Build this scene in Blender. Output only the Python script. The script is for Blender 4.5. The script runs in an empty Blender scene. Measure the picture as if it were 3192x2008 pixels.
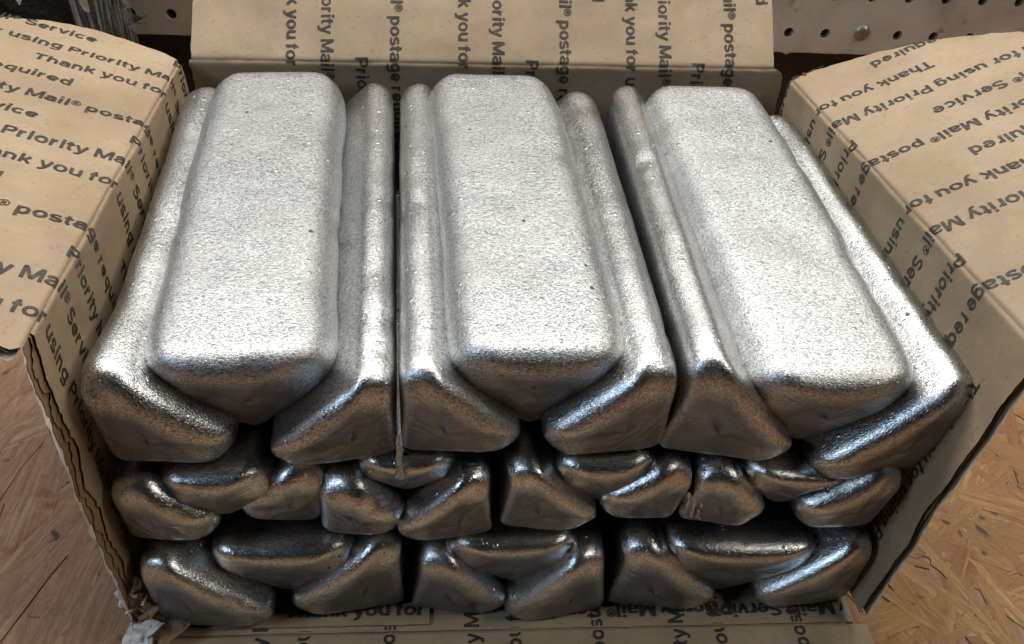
import bpy, bmesh, math, random
from mathutils import Vector, Matrix, noise

random.seed(7)
scene = bpy.context.scene
COL = scene.collection
V = Vector
R = math.radians

# ------------------------------------------------------------------ camera
cam_data = bpy.data.cameras.new("camera")
cam_data.sensor_width = 36.0
cam_data.lens = 31.588
cam_data.clip_start = 0.01
cam_data.clip_end = 50.0
cam = bpy.data.objects.new("camera", cam_data)
COL.objects.link(cam)
rot = Matrix(((0.997025, -0.004339, -0.076956),
              (-0.056218, 0.6421, -0.764557),
              (0.052731, 0.766608, 0.639946)))
cam.matrix_world = Matrix.Translation((-0.02703, -0.193766, 0.323589)) @ rot.to_4x4()
scene.camera = cam

# ------------------------------------------------------------------ world, lamps, exposure
world = bpy.data.worlds.new("World")
scene.world = world
world.use_nodes = True
wbg = world.node_tree.nodes["Background"]
wbg.inputs[0].default_value = (0.80, 0.86, 0.95, 1)
wbg.inputs[1].default_value = 0.012


def area(name, loc, target, sx, sy, power, color):
    l = bpy.data.lights.new(name, 'AREA')
    l.shape = 'RECTANGLE'
    l.size = sx
    l.size_y = sy
    l.energy = power
    l.color = color
    o = bpy.data.objects.new(name, l)
    COL.objects.link(o)
    o.location = loc
    d = V(target) - V(loc)
    o.rotation_euler = d.to_track_quat('-Z', 'Y').to_euler()
    return o


# shop tubes behind the bench, a small ceiling lamp to the right, cool daylight from a window to the left
area("bench_tube_lamp", (-0.05, 0.47, 1.07), (0.0, 0.08, 0.10), 2.0, 0.52, 21.0, (1.0, 0.975, 0.93))
area("ceiling_lamp", (1.25, -0.22, 1.30), (0.05, 0.0, 0.05), 0.55, 0.32, 8.2, (1.0, 0.94, 0.82))
area("window_light", (-1.30, -0.42, 0.95), (0.0, 0.0, 0.05), 0.46, 0.46, 7.2, (0.57, 0.77, 1.0))

scene.view_settings.view_transform = 'Standard'
scene.view_settings.look = 'None'
scene.view_settings.exposure = 0.0
scene.view_settings.gamma = 1.0
scene.view_settings.use_curve_mapping = False
scene.render.engine = 'CYCLES'
scene.cycles.max_bounces = 6
scene.cycles.caustics_reflective = False
scene.cycles.sample_clamp_indirect = 4.0


# ------------------------------------------------------------------ material helpers
class NT:
    def __init__(self, name):
        self.m = bpy.data.materials.new(name)
        self.m.use_nodes = True
        self.t = self.m.node_tree
        self.n = self.t.nodes
        self.b = self.n["Principled BSDF"]

    def new(self, kind, **kw):
        nd = self.n.new(kind)
        for k, v in kw.items():
            setattr(nd, k, v)
        return nd

    def link(self, a, b):
        self.t.links.new(a, b)

    def sock(self, nd, key, val):
        s = nd.inputs[key]
        if hasattr(val, 'is_linked') or hasattr(val, 'links'):
            self.link(val, s)
        else:
            s.default_value = val

    def noise(self, vec, scale, detail=2.0, rough=0.5, dist=0.0):
        nd = self.new('ShaderNodeTexNoise')
        if vec is not None:
            self.link(vec, nd.inputs['Vector'])
        nd.inputs['Scale'].default_value = scale
        nd.inputs['Detail'].default_value = detail
        nd.inputs['Roughness'].default_value = rough
        nd.inputs['Distortion'].default_value = dist
        return nd.outputs['Fac']

    def voronoi(self, vec, scale, out='Distance', feature='F1'):
        nd = self.new('ShaderNodeTexVoronoi', feature=feature)
        self.link(vec, nd.inputs['Vector'])
        nd.inputs['Scale'].default_value = scale
        return nd.outputs[out]

    def ramp(self, fac, stops, interp='LINEAR'):
        nd = self.new('ShaderNodeValToRGB')
        nd.color_ramp.interpolation = interp
        el = nd.color_ramp.elements
        while len(el) > 1:
            el.remove(el[-1])
        for i, (p, c) in enumerate(stops):
            e = el[0] if i == 0 else el.new(p)
            e.position = p
            e.color = (c, c, c, 1) if isinstance(c, (int, float)) else (*c, 1)
        self.link(fac, nd.inputs['Fac'])
        return nd.outputs['Color']

    def mix(self, fac, a, b, mode='MIX'):
        nd = self.new('ShaderNodeMix', data_type='RGBA', blend_type=mode)
        for key, val in ((0, fac), (6, a), (7, b)):
            s = nd.inputs[key]
            if isinstance(val, (int, float)):
                s.default_value = val if key == 0 else (val, val, val, 1)
            elif isinstance(val, tuple):
                s.default_value = (*val, 1)
            else:
                self.link(val, s)
        return nd.outputs[2]

    def math(self, op, a, b=0.0, clamp=False):
        nd = self.new('ShaderNodeMath', operation=op, use_clamp=clamp)
        for i, val in enumerate((a, b)):
            if isinstance(val, (int, float)):
                nd.inputs[i].default_value = val
            else:
                self.link(val, nd.inputs[i])
        return nd.outputs[0]

    def coords(self, scale=(1, 1, 1), randomise=True, rot=(0, 0, 0)):
        tc = self.new('ShaderNodeTexCoord')
        mp = self.new('ShaderNodeMapping')
        mp.inputs['Scale'].default_value = scale
        mp.inputs['Rotation'].default_value = rot
        self.link(tc.outputs['Object'], mp.inputs['Vector'])
        if not randomise:
            return mp.outputs[0]
        oi = self.new('ShaderNodeObjectInfo')
        ad = self.new('ShaderNodeVectorMath', operation='ADD')
        cm = self.new('ShaderNodeCombineXYZ')
        for i, k in enumerate((7.3, 3.1, 5.7)):
            self.link(self.math('MULTIPLY', oi.outputs['Random'], k), cm.inputs[i])
        self.link(mp.outputs[0], ad.inputs[0])
        self.link(cm.outputs[0], ad.inputs[1])
        return ad.outputs[0]

    def bump(self, height, strength, distance, normal=None):
        nd = self.new('ShaderNodeBump')
        nd.inputs['Strength'].default_value = strength
        nd.inputs['Distance'].default_value = distance
        self.link(height, nd.inputs['Height'])
        if normal is not None:
            self.link(normal, nd.inputs['Normal'])
        return nd.outputs[0]

    def set(self, **kw):
        names = {'color': 'Base Color', 'rough': 'Roughness', 'metal': 'Metallic', 'normal': 'Normal',
                 'alpha': 'Alpha', 'spec': 'Specular IOR Level', 'trans': 'Transmission Weight', 'ior': 'IOR'}
        for k, v in kw.items():
            s = self.b.inputs[names[k]]
            if isinstance(v, tuple):
                s.default_value = (*v, 1)
            elif isinstance(v, (int, float)):
                s.default_value = v
            else:
                self.link(v, s)
        return self.m


def mat_metal(name, rough0, grain, lo, hi, capcol):
    k = NT(name)
    c = k.coords()
    at = k.new('ShaderNodeAttribute', attribute_name='cap')
    cap = at.outputs['Fac']
    # frosted crystal grain on the cast skin, drawn out a little sideways
    cs = k.coords(scale=(0.55, 1.0, 1.0))
    g1 = k.noise(cs, 1750, 1.0, 0.6, 1.0)
    lump = k.noise(c, 75, 3.0, 0.55)
    # cold-shut flow wrinkles on the end faces
    wv = k.new('ShaderNodeTexWave', wave_type='BANDS', bands_direction='Z')
    k.link(c, wv.inputs['Vector'])
    wv.inputs['Scale'].default_value = 45
    wv.inputs['Distortion'].default_value = 16
    wv.inputs['Detail'].default_value = 3
    wv.inputs['Detail Scale'].default_value = 1.3
    wr = k.math('MULTIPLY', wv.outputs['Fac'], k.math('MULTIPLY', cap, k.ramp(lump, [(0.46, 0.0), (0.60, 1.0)])))
    # sparse pits and bright specks
    vo = k.new('ShaderNodeTexVoronoi')
    k.link(c, vo.inputs['Vector'])
    vo.inputs['Scale'].default_value = 260
    sel = k.new('ShaderNodeSeparateColor')
    k.link(vo.outputs['Color'], sel.inputs[0])
    dot = k.ramp(vo.outputs['Distance'], [(0.16, 1.0), (0.26, 0.0)])
    pit = k.math('MULTIPLY', dot, k.math('GREATER_THAN', sel.outputs[0], 0.990))
    speck = k.math('MULTIPLY', dot, k.math('LESS_THAN', sel.outputs[0], 0.16))
    gm = k.math('SUBTRACT', 1.0, k.math('MULTIPLY', cap, 0.9))
    h = k.math('MULTIPLY', k.math('MULTIPLY', g1, gm), grain)
    h = k.math('ADD', h, k.math('MULTIPLY', lump, 0.0002))
    h = k.math('ADD', h, k.math('MULTIPLY', wr, 0.00028))
    h = k.math('SUBTRACT', h, k.math('MULTIPLY', pit, 0.00022))
    h = k.math('ADD', h, k.math('MULTIPLY', k.math('MULTIPLY', speck, gm), 0.00016))
    n = k.bump(h, 1.0, 1.0)
    oi = k.new('ShaderNodeObjectInfo')
    rv = k.math('ADD', rough0, k.math('MULTIPLY', oi.outputs['Random'], 0.05))
    rough = k.math('ADD', rv, k.math('MULTIPLY', lump, 0.08))
    rough = k.math('ADD', rough, k.math('MULTIPLY', cap, 0.10))
    patch = k.noise(c, 21, 3.0, 0.6, 0.6)
    fl = k.ramp(g1, [(0.34, 0.0), (0.62, 1.0)])
    col = k.mix(fl, lo, hi)
    col = k.mix(k.math('MULTIPLY', cap, 0.85), col, capcol)  # ends: dull mould skin, darkened and blue-tinted to stand in for shade
    col = k.mix(k.math('MULTIPLY', k.ramp(lump, [(0.45, 0.0), (0.75, 1.0)]), 0.2), col, (0.50, 0.49, 0.47))
    col = k.mix(k.math('MULTIPLY', k.ramp(patch, [(0.42, 0.0), (0.72, 1.0)]), 0.30), col, (0.42, 0.415, 0.40))
    col = k.mix(pit, col, (0.09, 0.085, 0.08))
    rough = k.math('ADD', rough, k.math('MULTIPLY', k.math('SUBTRACT', patch, 0.5), 0.16))
    # dull skin on the end faces, less metallic to cut brown reflections
    met = k.math('SUBTRACT', 1.0, k.math('MULTIPLY', cap, 0.5))
    return k.set(color=col, rough=rough, metal=met, normal=n)


def mat_kraft(name, base=(0.435, 0.326, 0.212), dark=(0.325, 0.234, 0.147), stain=0.6):
    k = NT(name)
    tc = k.new('ShaderNodeTexCoord')
    c = tc.outputs['Object']
    big = k.noise(c, 22, 4.0, 0.6)
    mid = k.noise(c, 160, 3.0, 0.6)
    fine = k.noise(c, 1400, 2.0, 0.7)
    col = k.mix(k.ramp(big, [(0.35, 0.0), (0.7, 1.0)]), base, dark)
    col = k.mix(k.math('MULTIPLY', k.ramp(mid, [(0.4, 0.0), (0.75, 1.0)]), 0.30), col, dark)
    spk = k.ramp(k.noise(c, 520, 1.0), [(0.27, 1.0), (0.33, 0.0)])
    col = k.mix(k.math('MULTIPLY', spk, 0.35), col, (0.16, 0.105, 0.065))
    wsp = k.ramp(k.noise(c, 610, 1.0), [(0.70, 0.0), (0.75, 1.0)])
    col = k.mix(k.math('MULTIPLY', wsp, 0.22), col, (0.66, 0.55, 0.42))
    smd = k.ramp(k.noise(c, 13, 5.0, 0.65, 0.5), [(0.60, 0.0), (0.74, 1.0)])
    col = k.mix(k.math('MULTIPLY', smd, stain), col, (0.24, 0.175, 0.115))
    n = k.bump(fine, 0.25, 0.0002)
    n = k.bump(k.noise(c, 70, 2.0), 0.25, 0.0012, n)
    # loose fibres and rubbed scuffs
    mp = k.new('ShaderNodeMapping')
    mp.inputs['Scale'].default_value = (1.0, 7.0, 1.0)
    mp.inputs['Rotation'].default_value = (0.2, 0.1, 0.9)
    k.link(c, mp.inputs['Vector'])
    fib = k.ramp(k.noise(mp.outputs[0], 210, 2.0, 0.6, 1.2), [(0.66, 0.0), (0.72, 1.0)])
    col = k.mix(k.math('MULTIPLY', fib, 0.28), col, (0.20, 0.14, 0.085))
    scf = k.ramp(k.noise(mp.outputs[0], 26, 4.0, 0.7, 0.4), [(0.66, 0.0), (0.74, 1.0)])
    col = k.mix(k.math('MULTIPLY', scf, 0.35), col, (0.19, 0.15, 0.105))
    return k.set(color=col, rough=0.62, normal=n, spec=0.35)


def mat_ink():
    k = NT("black_ink")
    c = k.new('ShaderNodeTexCoord').outputs['Object']
    wear = k.ramp(k.noise(c, 330, 4.0, 0.7), [(0.52, 0.0), (0.72, 1.0)])
    soft = k.noise(c, 900, 2.0)
    col = k.mix(soft, (0.026, 0.023, 0.018), (0.058, 0.050, 0.040))
    col = k.mix(k.math('MULTIPLY', wear, 0.32), col, (0.22, 0.165, 0.11))
    return k.set(color=col, rough=0.55, spec=0.4)


def mat_paper_white():
    k = NT("white_liner")
    c = k.new('ShaderNodeTexCoord').outputs['Object']
    d = k.ramp(k.noise(c, 120, 4.0, 0.7), [(0.45, 0.0), (0.8, 1.0)])
    col = k.mix(d, (0.80, 0.79, 0.76), (0.50, 0.45, 0.38))
    n = k.bump(k.noise(c, 600, 3.0), 0.5, 0.0004)
    return k.set(color=col, rough=0.6, normal=n)


def mat_strand(name, stops, tint):
    k = NT(name)
    c = k.coords(scale=(1, 1, 1))
    cg = k.coords(scale=(16, 1.0, 16))
    gr = k.noise(cg, 30, 5.0, 0.65, 0.05)
    fine = k.noise(cg, 260, 3.0, 0.6)
    oi = k.new('ShaderNodeObjectInfo')
    base = k.ramp(oi.outputs['Random'], stops)
    col = k.mix(k.ramp(gr, [(0.36, 0.0), (0.60, 1.0)]), base, tint)
    col = k.mix(k.math('MULTIPLY', k.ramp(fine, [(0.52, 0.0), (0.64, 1.0)]), 0.55), col, (0.085, 0.040, 0.016))
    blot = k.ramp(k.noise(c, 38, 4.0, 0.6, 0.4), [(0.58, 0.0), (0.70, 1.0)])
    col = k.mix(k.math('MULTIPLY', blot, 0.7), col, (0.20, 0.060, 0.022))
    dots = k.ramp(k.noise(c, 95, 2.0, 0.5, 0.3), [(0.66, 0.0), (0.72, 1.0)])
    col = k.mix(k.math('MULTIPLY', dots, 0.85), col, (0.022, 0.016, 0.013))
    n = k.bump(fine, 0.35, 0.0005)
    n = k.bump(k.noise(c, 60, 3.0), 0.25, 0.0015, n)
    return k.set(color=col, rough=k.math('ADD', 0.36, k.math('MULTIPLY', gr, 0.25)), normal=n)


def mat_pegboard():
    k = NT("painted_hardboard")
    c = k.new('ShaderNodeTexCoord').outputs['Object']
    d = k.ramp(k.noise(c, 11, 5.0, 0.65, 0.4), [(0.42, 0.0), (0.72, 1.0)])
    col = k.mix(d, (0.52, 0.485, 0.415), (0.30, 0.245, 0.185))
    sp = k.ramp(k.noise(c, 75, 3.0, 0.6), [(0.64, 0.0), (0.72, 1.0)])
    col = k.mix(k.math('MULTIPLY', sp, 0.6), col, (0.14, 0.09, 0.055))
    rs = k.ramp(k.noise(c, 48, 1.0, 0.5), [(0.76, 0.0), (0.79, 1.0)])
    col = k.mix(k.math('MULTIPLY', rs, 0.5), col, (0.42, 0.06, 0.04))
    n = k.bump(k.noise(c, 260, 2.0), 0.2, 0.0004)
    return k.set(color=col, rough=0.5, normal=n)


def mat_plain(name, col, rough=0.6, metal=0.0, vary=0.3, scale=60, bump=0.3, dist=0.001):
    k = NT(name)
    c = k.new('ShaderNodeTexCoord').outputs['Object']
    nz = k.noise(c, scale, 4.0, 0.6)
    dk = tuple(v * (1 - vary) for v in col)
    cc = k.mix(nz, dk, tuple(min(1, v * (1 + vary)) for v in col))
    n = k.bump(k.noise(c, scale * 4, 3.0), bump, dist)
    return k.set(color=cc, rough=rough, metal=metal, normal=n)


def mat_film():
    k = NT("clear_film")
    c = k.coords(scale=(1, 1, 0.06), randomise=False)
    st = k.ramp(k.noise(c, 420, 3.0, 0.6), [(0.46, 0.0), (0.62, 1.0)])
    k.set(color=(0.78, 0.78, 0.76), rough=0.28)
    k.set(alpha=k.math('ADD', 0.03, k.math('MULTIPLY', st, 0.16)))
    return k.m


M = dict(metal=mat_metal("cast_metal", 0.23, 0.00013, (0.36, 0.365, 0.37), (0.78, 0.78, 0.775), (0.062, 0.072, 0.086)),
         satin=mat_metal("satin_cast_metal", 0.27, 0.00014, (0.22, 0.225, 0.227), (0.72, 0.725, 0.72), (0.072, 0.082, 0.097)),
         frost=mat_metal("frosted_cast_metal", 0.40, 0.00017, (0.22, 0.225, 0.227), (0.62, 0.63, 0.63), (0.080, 0.092, 0.108)),
         kraft=mat_kraft("kraft_board"),
         flute=mat_kraft("kraft_fluting", (0.36, 0.25, 0.145), (0.23, 0.15, 0.082), 0.4),
         ink=mat_ink(), white=mat_paper_white(), peg=mat_pegboard(),
         osb_l=mat_strand("strand_board_brown",
                          [(0.0, (0.36, 0.190, 0.100)), (0.35, (0.50, 0.310, 0.190)), (0.7, (0.44, 0.250, 0.138)), (0.9, (0.38, 0.175, 0.085)), (1.0, (0.30, 0.090, 0.038))],
                          (0.30, 0.160, 0.086)),
         osb_r=mat_strand("strand_board_amber",
                          [(0.0, (0.34, 0.165, 0.042)), (0.25, (0.46, 0.250, 0.072)), (0.5, (0.60, 0.370, 0.135)), (0.75, (0.47, 0.250, 0.072)), (0.92, (0.40, 0.200, 0.055)), (1.0, (0.24, 0.055, 0.020))],
                          (0.34, 0.165, 0.048)),
         dark=mat_plain("dark_board", (0.032, 0.024, 0.018), 0.75),
         black=mat_plain("black_fuzz", (0.018, 0.017, 0.016), 0.85, vary=0.6, scale=120, bump=0.8, dist=0.003),
         tan=mat_plain("tan_chip", (0.40, 0.33, 0.23), 0.7),
         screw=mat_plain("dull_steel", (0.30, 0.265, 0.225), 0.42, 0.85),
         redink=mat_plain("red_print", (0.50, 0.035, 0.04), 0.5),
         film=mat_film())


# ------------------------------------------------------------------ object helpers
def link(name, me, mat, parent=None):
    o = bpy.data.objects.new(name, me)
    COL.objects.link(o)
    if mat is not None and not me.materials:
        me.materials.append(mat)
    if parent is not None:
        o.parent = parent
    return o


def mesh(name, verts, faces, smooth=True):
    me = bpy.data.meshes.new(name)
    me.from_pydata([tuple(v) for v in verts], [], faces)
    if smooth:
        me.polygons.foreach_set('use_smooth', [True] * len(me.polygons))
    me.update()
    return me


def tag(o, label=None, cat=None, group=None, kind=None):
    if label:
        o['label'] = label
    if cat:
        o['category'] = cat
    if group:
        o['group'] = group
    if kind:
        o['kind'] = kind
    return o


def lerp(a, b, t):
    return a + (b - a) * t


def piece(tab, x):
    if x <= tab[0][0]:
        return tab[0][1]
    for (x0, y0), (x1, y1) in zip(tab, tab[1:]):
        if x <= x1:
            return lerp(y0, y1, (x - x0) / (x1 - x0))
    return tab[-1][1]


def nz(x, y=0.0, z=0.0):
    return noise.noise(V((x, y, z)))


# ------------------------------------------------------------------ bench top of strand board
TZ = -0.0045
bench = link("workbench_top", mesh("workbench_top",
             [(-1.2, -0.9, TZ), (1.2, -0.9, TZ), (1.2, 0.40, TZ), (-1.2, 0.40, TZ),
              (-1.2, -0.9, TZ - .02), (1.2, -0.9, TZ - .02), (1.2, 0.40, TZ - .02), (-1.2, 0.40, TZ - .02)],
             [(0, 1, 2, 3), (4, 7, 6, 5), (0, 4, 5, 1), (1, 5, 6, 2), (2, 6, 7, 3), (3, 7, 4, 0)], False), M['osb_l'])
tag(bench, kind='structure')


def strand_mesh(i, L, Wd, mat):
    rnd = random.Random(i)
    top = []
    n = 7
    for j in range(n + 1):
        y = -L / 2 + L * j / n
        e = 0.45 if j in (0, n) else 1.0
        top.append((-Wd / 2 * e * rnd.uniform(0.72, 1.08), y + rnd.uniform(-1, 1) * L * .03))
    for j in range(n, -1, -1):
        y = -L / 2 + L * j / n
        e = 0.45 if j in (0, n) else 1.0
        top.append((Wd / 2 * e * rnd.uniform(0.72, 1.08), y + rnd.uniform(-1, 1) * L * .03))
    m = len(top)
    vs = [(x, y, 0.00022 + 0.0002 * nz(x * 60, y * 30, i)) for x, y in top] + [(x * 1.01, y * 1.005, -0.0006) for x, y in top]
    fs = [tuple(range(m))[::-1]] + [(a, (a + 1) % m, m + (a + 1) % m, m + a) for a in range(m)]
    me = mesh("strand", vs, fs, False)
    bm = bmesh.new()
    bm.from_mesh(me)
    bmesh.ops.recalc_face_normals(bm, faces=bm.faces)
    bm.to_mesh(me)
    bm.free()
    me.materials.append(mat)
    return me


def strands(seed, mat, count, x0, x1, y0, y1, angs, sizes):
    rnd = random.Random(seed)
    protos = [strand_mesh(seed * 100 + i, rnd.uniform(*sizes[0]), rnd.uniform(*sizes[1]), mat) for i in range(14)]
    for i in range(count):
        o = bpy.data.objects.new("wood_strand", protos[i % 14])
        COL.objects.link(o)
        o.parent = bench
        o.location = (rnd.uniform(x0, x1), rnd.uniform(y0, y1), TZ + 0.0001 + 0.00028 * rnd.random())
        o.rotation_euler = (0, 0, R(rnd.choice(angs) + rnd.gauss(0, 9)))


strands(3, M['osb_l'], 70, -0.33, -0.12, -0.08, 0.22, (-14, -12, -20, -10, -16), ((0.09, 0.20), (0.012, 0.040)))
strands(5, M['osb_r'], 270, 0.13, 0.36, -0.06, 0.20, (38, 25, 48, -55, 66, -40, 10), ((0.035, 0.11), (0.004, 0.016)))

# ------------------------------------------------------------------ backdrop behind the bench
bb = link("back_board", mesh("back_board", [(-1.2, .402, TZ), (1.2, .402, TZ), (1.2, .402, .32), (-1.2, .402, .32),
          (-1.2, .42, TZ), (1.2, .42, TZ), (1.2, .42, .32), (-1.2, .42, .32)],
          [(0, 1, 2, 3), (5, 4, 7, 6), (3, 2, 6, 7), (0, 4, 5, 1), (1, 5, 6, 2), (4, 0, 3, 7)], False), M['dark'])
tag(bb, kind='structure')


def pegboard():
    P = 0.0254
    rh = 0.0034
    N = 16
    y0, y1 = 0.385, 0.3905
    vs, fs = [], []
    vmap = {}

    def vert(x, y, z):
        k = (round(x, 6), round(y, 6), round(z, 6))
        if k not in vmap:
            vmap[k] = len(vs)
            vs.append((x, y, z))
        return vmap[k]
    xb, zb = 0.2052, 0.0950
    screw = (xb + 2 * P, zb + 0.0012)
    for ix in range(-24, 14):
        for iz in range(0, 9):
            cx, cz = xb + ix * P, zb + iz * P
            bot = zb - 0.0132
            zl = cz - P / 2 if iz else bot
            hole = not (ix == 2 and iz == 0)
            sq, ci, cb = [], [], []
            for a in range(N):
                th = 2 * math.pi * a / N
                c, s = math.cos(th), math.sin(th)
                m = max(abs(c), abs(s))
                zz = cz + P / 2 * s / m if s > 0 else cz + (cz - zl) * s / m
                sq.append(vert(cx + P / 2 * c / m, y0, zz))
                ci.append(vert(cx + rh * c, y0, cz + rh * s))
                cb.append(vert(cx + rh * c, y1, cz + rh * s))
            for a in range(N):
                b = (a + 1) % N
                fs.append((sq[a], sq[b], ci[b], ci[a]))
                if hole:
                    fs.append((ci[a], ci[b], cb[b], cb[a]))
            if not hole:
                fs.append(tuple(ci))
    # ragged bottom lip
    n = 300
    xl, xr = xb - 24.5 * P, xb + 13.5 * P
    zl = zb - 0.0132
    base = len(vs)
    for i in range(n + 1):
        x = lerp(xl, xr, i / n)
        dz = 0.0006 + 0.0008 * abs(nz(x * 130)) + (0.0016 if nz(x * 60, 3) > .35 else 0)
        vs.append((x, y0, zl))
        vs.append((x, y0 + .0002, zl - dz))
        vs.append((x, y1, zl - dz))
    for i in range(n):
        a = base + 3 * i
        fs.append((a, a + 1, a + 4, a + 3))
        fs.append((a + 1, a + 2, a + 5, a + 4))
    o = link("pegboard", mesh("pegboard", vs, fs, False), M['peg'])
    tag(o, "dirty beige perforated board standing behind the open carton", "pegboard")
    # pan-head screw driven into one of the holes
    vs, fs = [], []
    prof = [(0.0, 0.0026), (0.0016, 0.0025), (0.0034, 0.0019), (0.0047, 0.0009), (0.0053, 0.0)]
    K = 20
    for r_, h in prof:
        for a in range(K):
            th = 2 * math.pi * a / K
            d = 0.0011 if (r_ > 0.0005 and r_ < 0.003 and (a % 5) == 0) else 0.0
            vs.append((screw[0] + r_ * math.cos(th), y0 - h + d, screw[1] + r_ * math.sin(th)))
    for j in range(len(prof) - 1):
        for a in range(K):
            b = (a + 1) % K
            fs.append((j * K + a, j * K + b, (j + 1) * K + b, (j + 1) * K + a))
    link("screw", mesh("screw", vs, fs), M['screw'], o)


pegboard()


def dark_bundle():
    """black shaggy bundle in clear film, behind the left flap"""
    root = bpy.data.objects.new("wrapped_bundle", None)
    COL.objects.link(root)
    root.location = (-0.305, 0.335, TZ)
    tag(root, "black shaggy bundle in clear film behind the left carton flap", "bundle")
    vs, fs = [], []
    NU, NV = 70, 60
    for j in range(NV + 1):
        h = 0.30 * j / NV
        for i in range(NU):
            th = 2 * math.pi * i / NU
            p = V((math.cos(th) * 0.085, math.sin(th) * 0.036, h))
            d = 1 + 0.16 * noise.noise(p * 22) + 0.22 * noise.noise(p * 75) + 0.12 * noise.noise(p * 190)
            vs.append((p.x * d, p.y * d, h))
    for j in range(NV):
        for i in range(NU):
            a, b = j * NU + i, j * NU + (i + 1) % NU
            fs.append((a, b, b + NU, a + NU))
    fs.append(tuple(NV * NU + i for i in range(NU)))
    link("shaggy_core", mesh("shaggy_core", vs, fs), M['black'], root)
    # loose tufts
    rnd = random.Random(4)
    vs, fs = [], []
    for i in range(900):
        th = rnd.uniform(-math.pi, 0)
        h = rnd.uniform(0.05, 0.28)
        p = V((math.cos(th) * 0.09, math.sin(th) * 0.040, h))
        d = V((rnd.uniform(-1, 1), rnd.uniform(-1, .2), rnd.uniform(-1.6, .4))).normalized() * rnd.uniform(.006, .017)
        s = V((rnd.uniform(-1, 1), rnd.uniform(-1, 1), 0)).normalized() * .0013
        b = len(vs)
        vs += [p - s, p + s, p + d * .6 + s * .7, p + d, p + d * .6 - s * .7]
        fs.append((b, b + 1, b + 2, b + 3, b + 4))
    t = link("loose_tufts", mesh("loose_tufts", vs, fs, False), M['black'], root)
    t['kind'] = 'stuff'
    # pale flecks caught in it
    for i in range(16):
        th = rnd.uniform(-1.35, -0.5) if i > 4 else rnd.uniform(-2.9, -2.2)
        h = rnd.uniform(0.07, 0.17)
        vs = []
        for q in range(6):
            a = q * math.pi / 3
            rr = rnd.uniform(.0015, .005)
            vs.append((math.cos(a) * rr * .6, rnd.uniform(-.001, .001), math.sin(a) * rr * 1.6))
        me = mesh("pale_fleck", vs + [(x * .8, .0015, z * .8) for x, y, z in vs],
                  [(0, 1, 2, 3, 4, 5), (11, 10, 9, 8, 7, 6)] + [(a, 6 + a, 6 + (a + 1) % 6, (a + 1) % 6) for a in range(6)], False)
        o = link("pale_fleck", me, M['tan'], root)
        o.location = (math.cos(th) * 0.099, math.sin(th) * 0.047, h)
        o.rotation_euler = (rnd.uniform(-.4, .4), rnd.uniform(-.6, .6), rnd.uniform(-.5, .5))
    # clear film hanging in vertical folds at the right-hand side
    vs, fs = [], []
    n, m = 60, 12
    for j in range(m + 1):
        z = lerp(0.035, 0.30, j / m)
        for i in range(n + 1):
            u = i / n
            x = lerp(0.084, 0.102, u)
            y = -0.052 + 0.006 * math.sin(u * 26 + 0.8 * math.sin(z * 14)) + 0.004 * nz(u * 30, z * 6) + 0.03 * u * u
            vs.append((x + 0.004 * nz(z * 20, u * 3), y, z - (0.02 * abs(nz(u * 22)) if j == 0 else 0)))
    for j in range(m):
        for i in range(n):
            a = j * (n + 1) + i
            fs.append((a, a + 1, a + n + 2, a + n + 1))
    link("clear_film", mesh("clear_film", vs, fs), M['film'], root)


dark_bundle()

# ------------------------------------------------------------------ carton
box = bpy.data.objects.new("cardboard_carton", None)
COL.objects.link(box)
box.location = (0, 0, 0)
tag(box, "open brown cardboard carton printed with black postal wording, front side folded down", "carton")
TH = 0.0032      # board thickness


class Sheet:
    """inner face of a wall and the flap hinged on it; e runs along the fold, t is + on the flap, - on the wall"""

    def __init__(self, A, B, GA, GB, deg, outward, sag=0.0, bulge=0.0, seed=0, rf=0.0022):
        self.A, self.B, self.GA, self.GB = V(A), V(B), V(GA), V(GB)
        self.len = (self.B - self.A).length
        self.out = V(outward).normalized()
        self.deg, self.sag, self.bulge, self.seed, self.rf = R(deg), sag, bulge, seed, rf
        self.sign = 1

    def raw(self, e, t):
        u = e / self.len
        F = self.A.lerp(self.B, u)
        if t < 0:
            G = self.GA.lerp(self.GB, u)
            d = (G - F)
            L = d.length
            w = -t / L
            p = F + d * w
            p += self.out * self.bulge * math.sin(math.pi * min(1, max(0, w))) * (0.4 + 0.6 * math.sin(math.pi * min(1, max(0, u))))
            return p
        a = self.deg
        p = F + self.out * (t * math.cos(a)) + V((0, 0, t * math.sin(a) - self.sag * t * t))
        return p

    def pos(self, e, t):
        rf = self.rf
        if abs(t) < rf:
            k = (t + rf) / (2 * rf)
            p0, p1, p2 = self.raw(e, -rf), self.raw(e, 0), self.raw(e, rf)
            p = p0 * (1 - k) ** 2 + p1 * 2 * k * (1 - k) + p2 * k * k
        else:
            p = self.raw(e, t)
        wob = 0.00012 * math.sin(2 * math.pi * e / 0.0072) + 0.0011 * nz(e * 28 + self.seed, t * 20) + 0.0004 * nz(e * 95, t * 70 + self.seed)
        crush = -0.0006 * math.exp(-((t + .0004 * nz(e * 60, self.seed)) / 0.0011) ** 2) * (1 + .8 * nz(e * 160, self.seed))
        return p + self.nrm0(e, t) * (wob + crush)

    def nrm0(self, e, t):
        h = 0.0006
        de = self.raw(e + h, t) - self.raw(e - h, t)
        rf = self.rf
        k = min(1, max(0, (t + rf) / (2 * rf)))
        dt = (self.raw(e, -rf) - self.raw(e, -rf - h)).lerp(self.raw(e, rf + h) - self.raw(e, rf), k)
        n = de.cross(dt).normalized()
        return n * self.sign

    def at(self, e, t, off=0.0):
        return self.pos(e, t) + self.nrm0(e, t) * off


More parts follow.
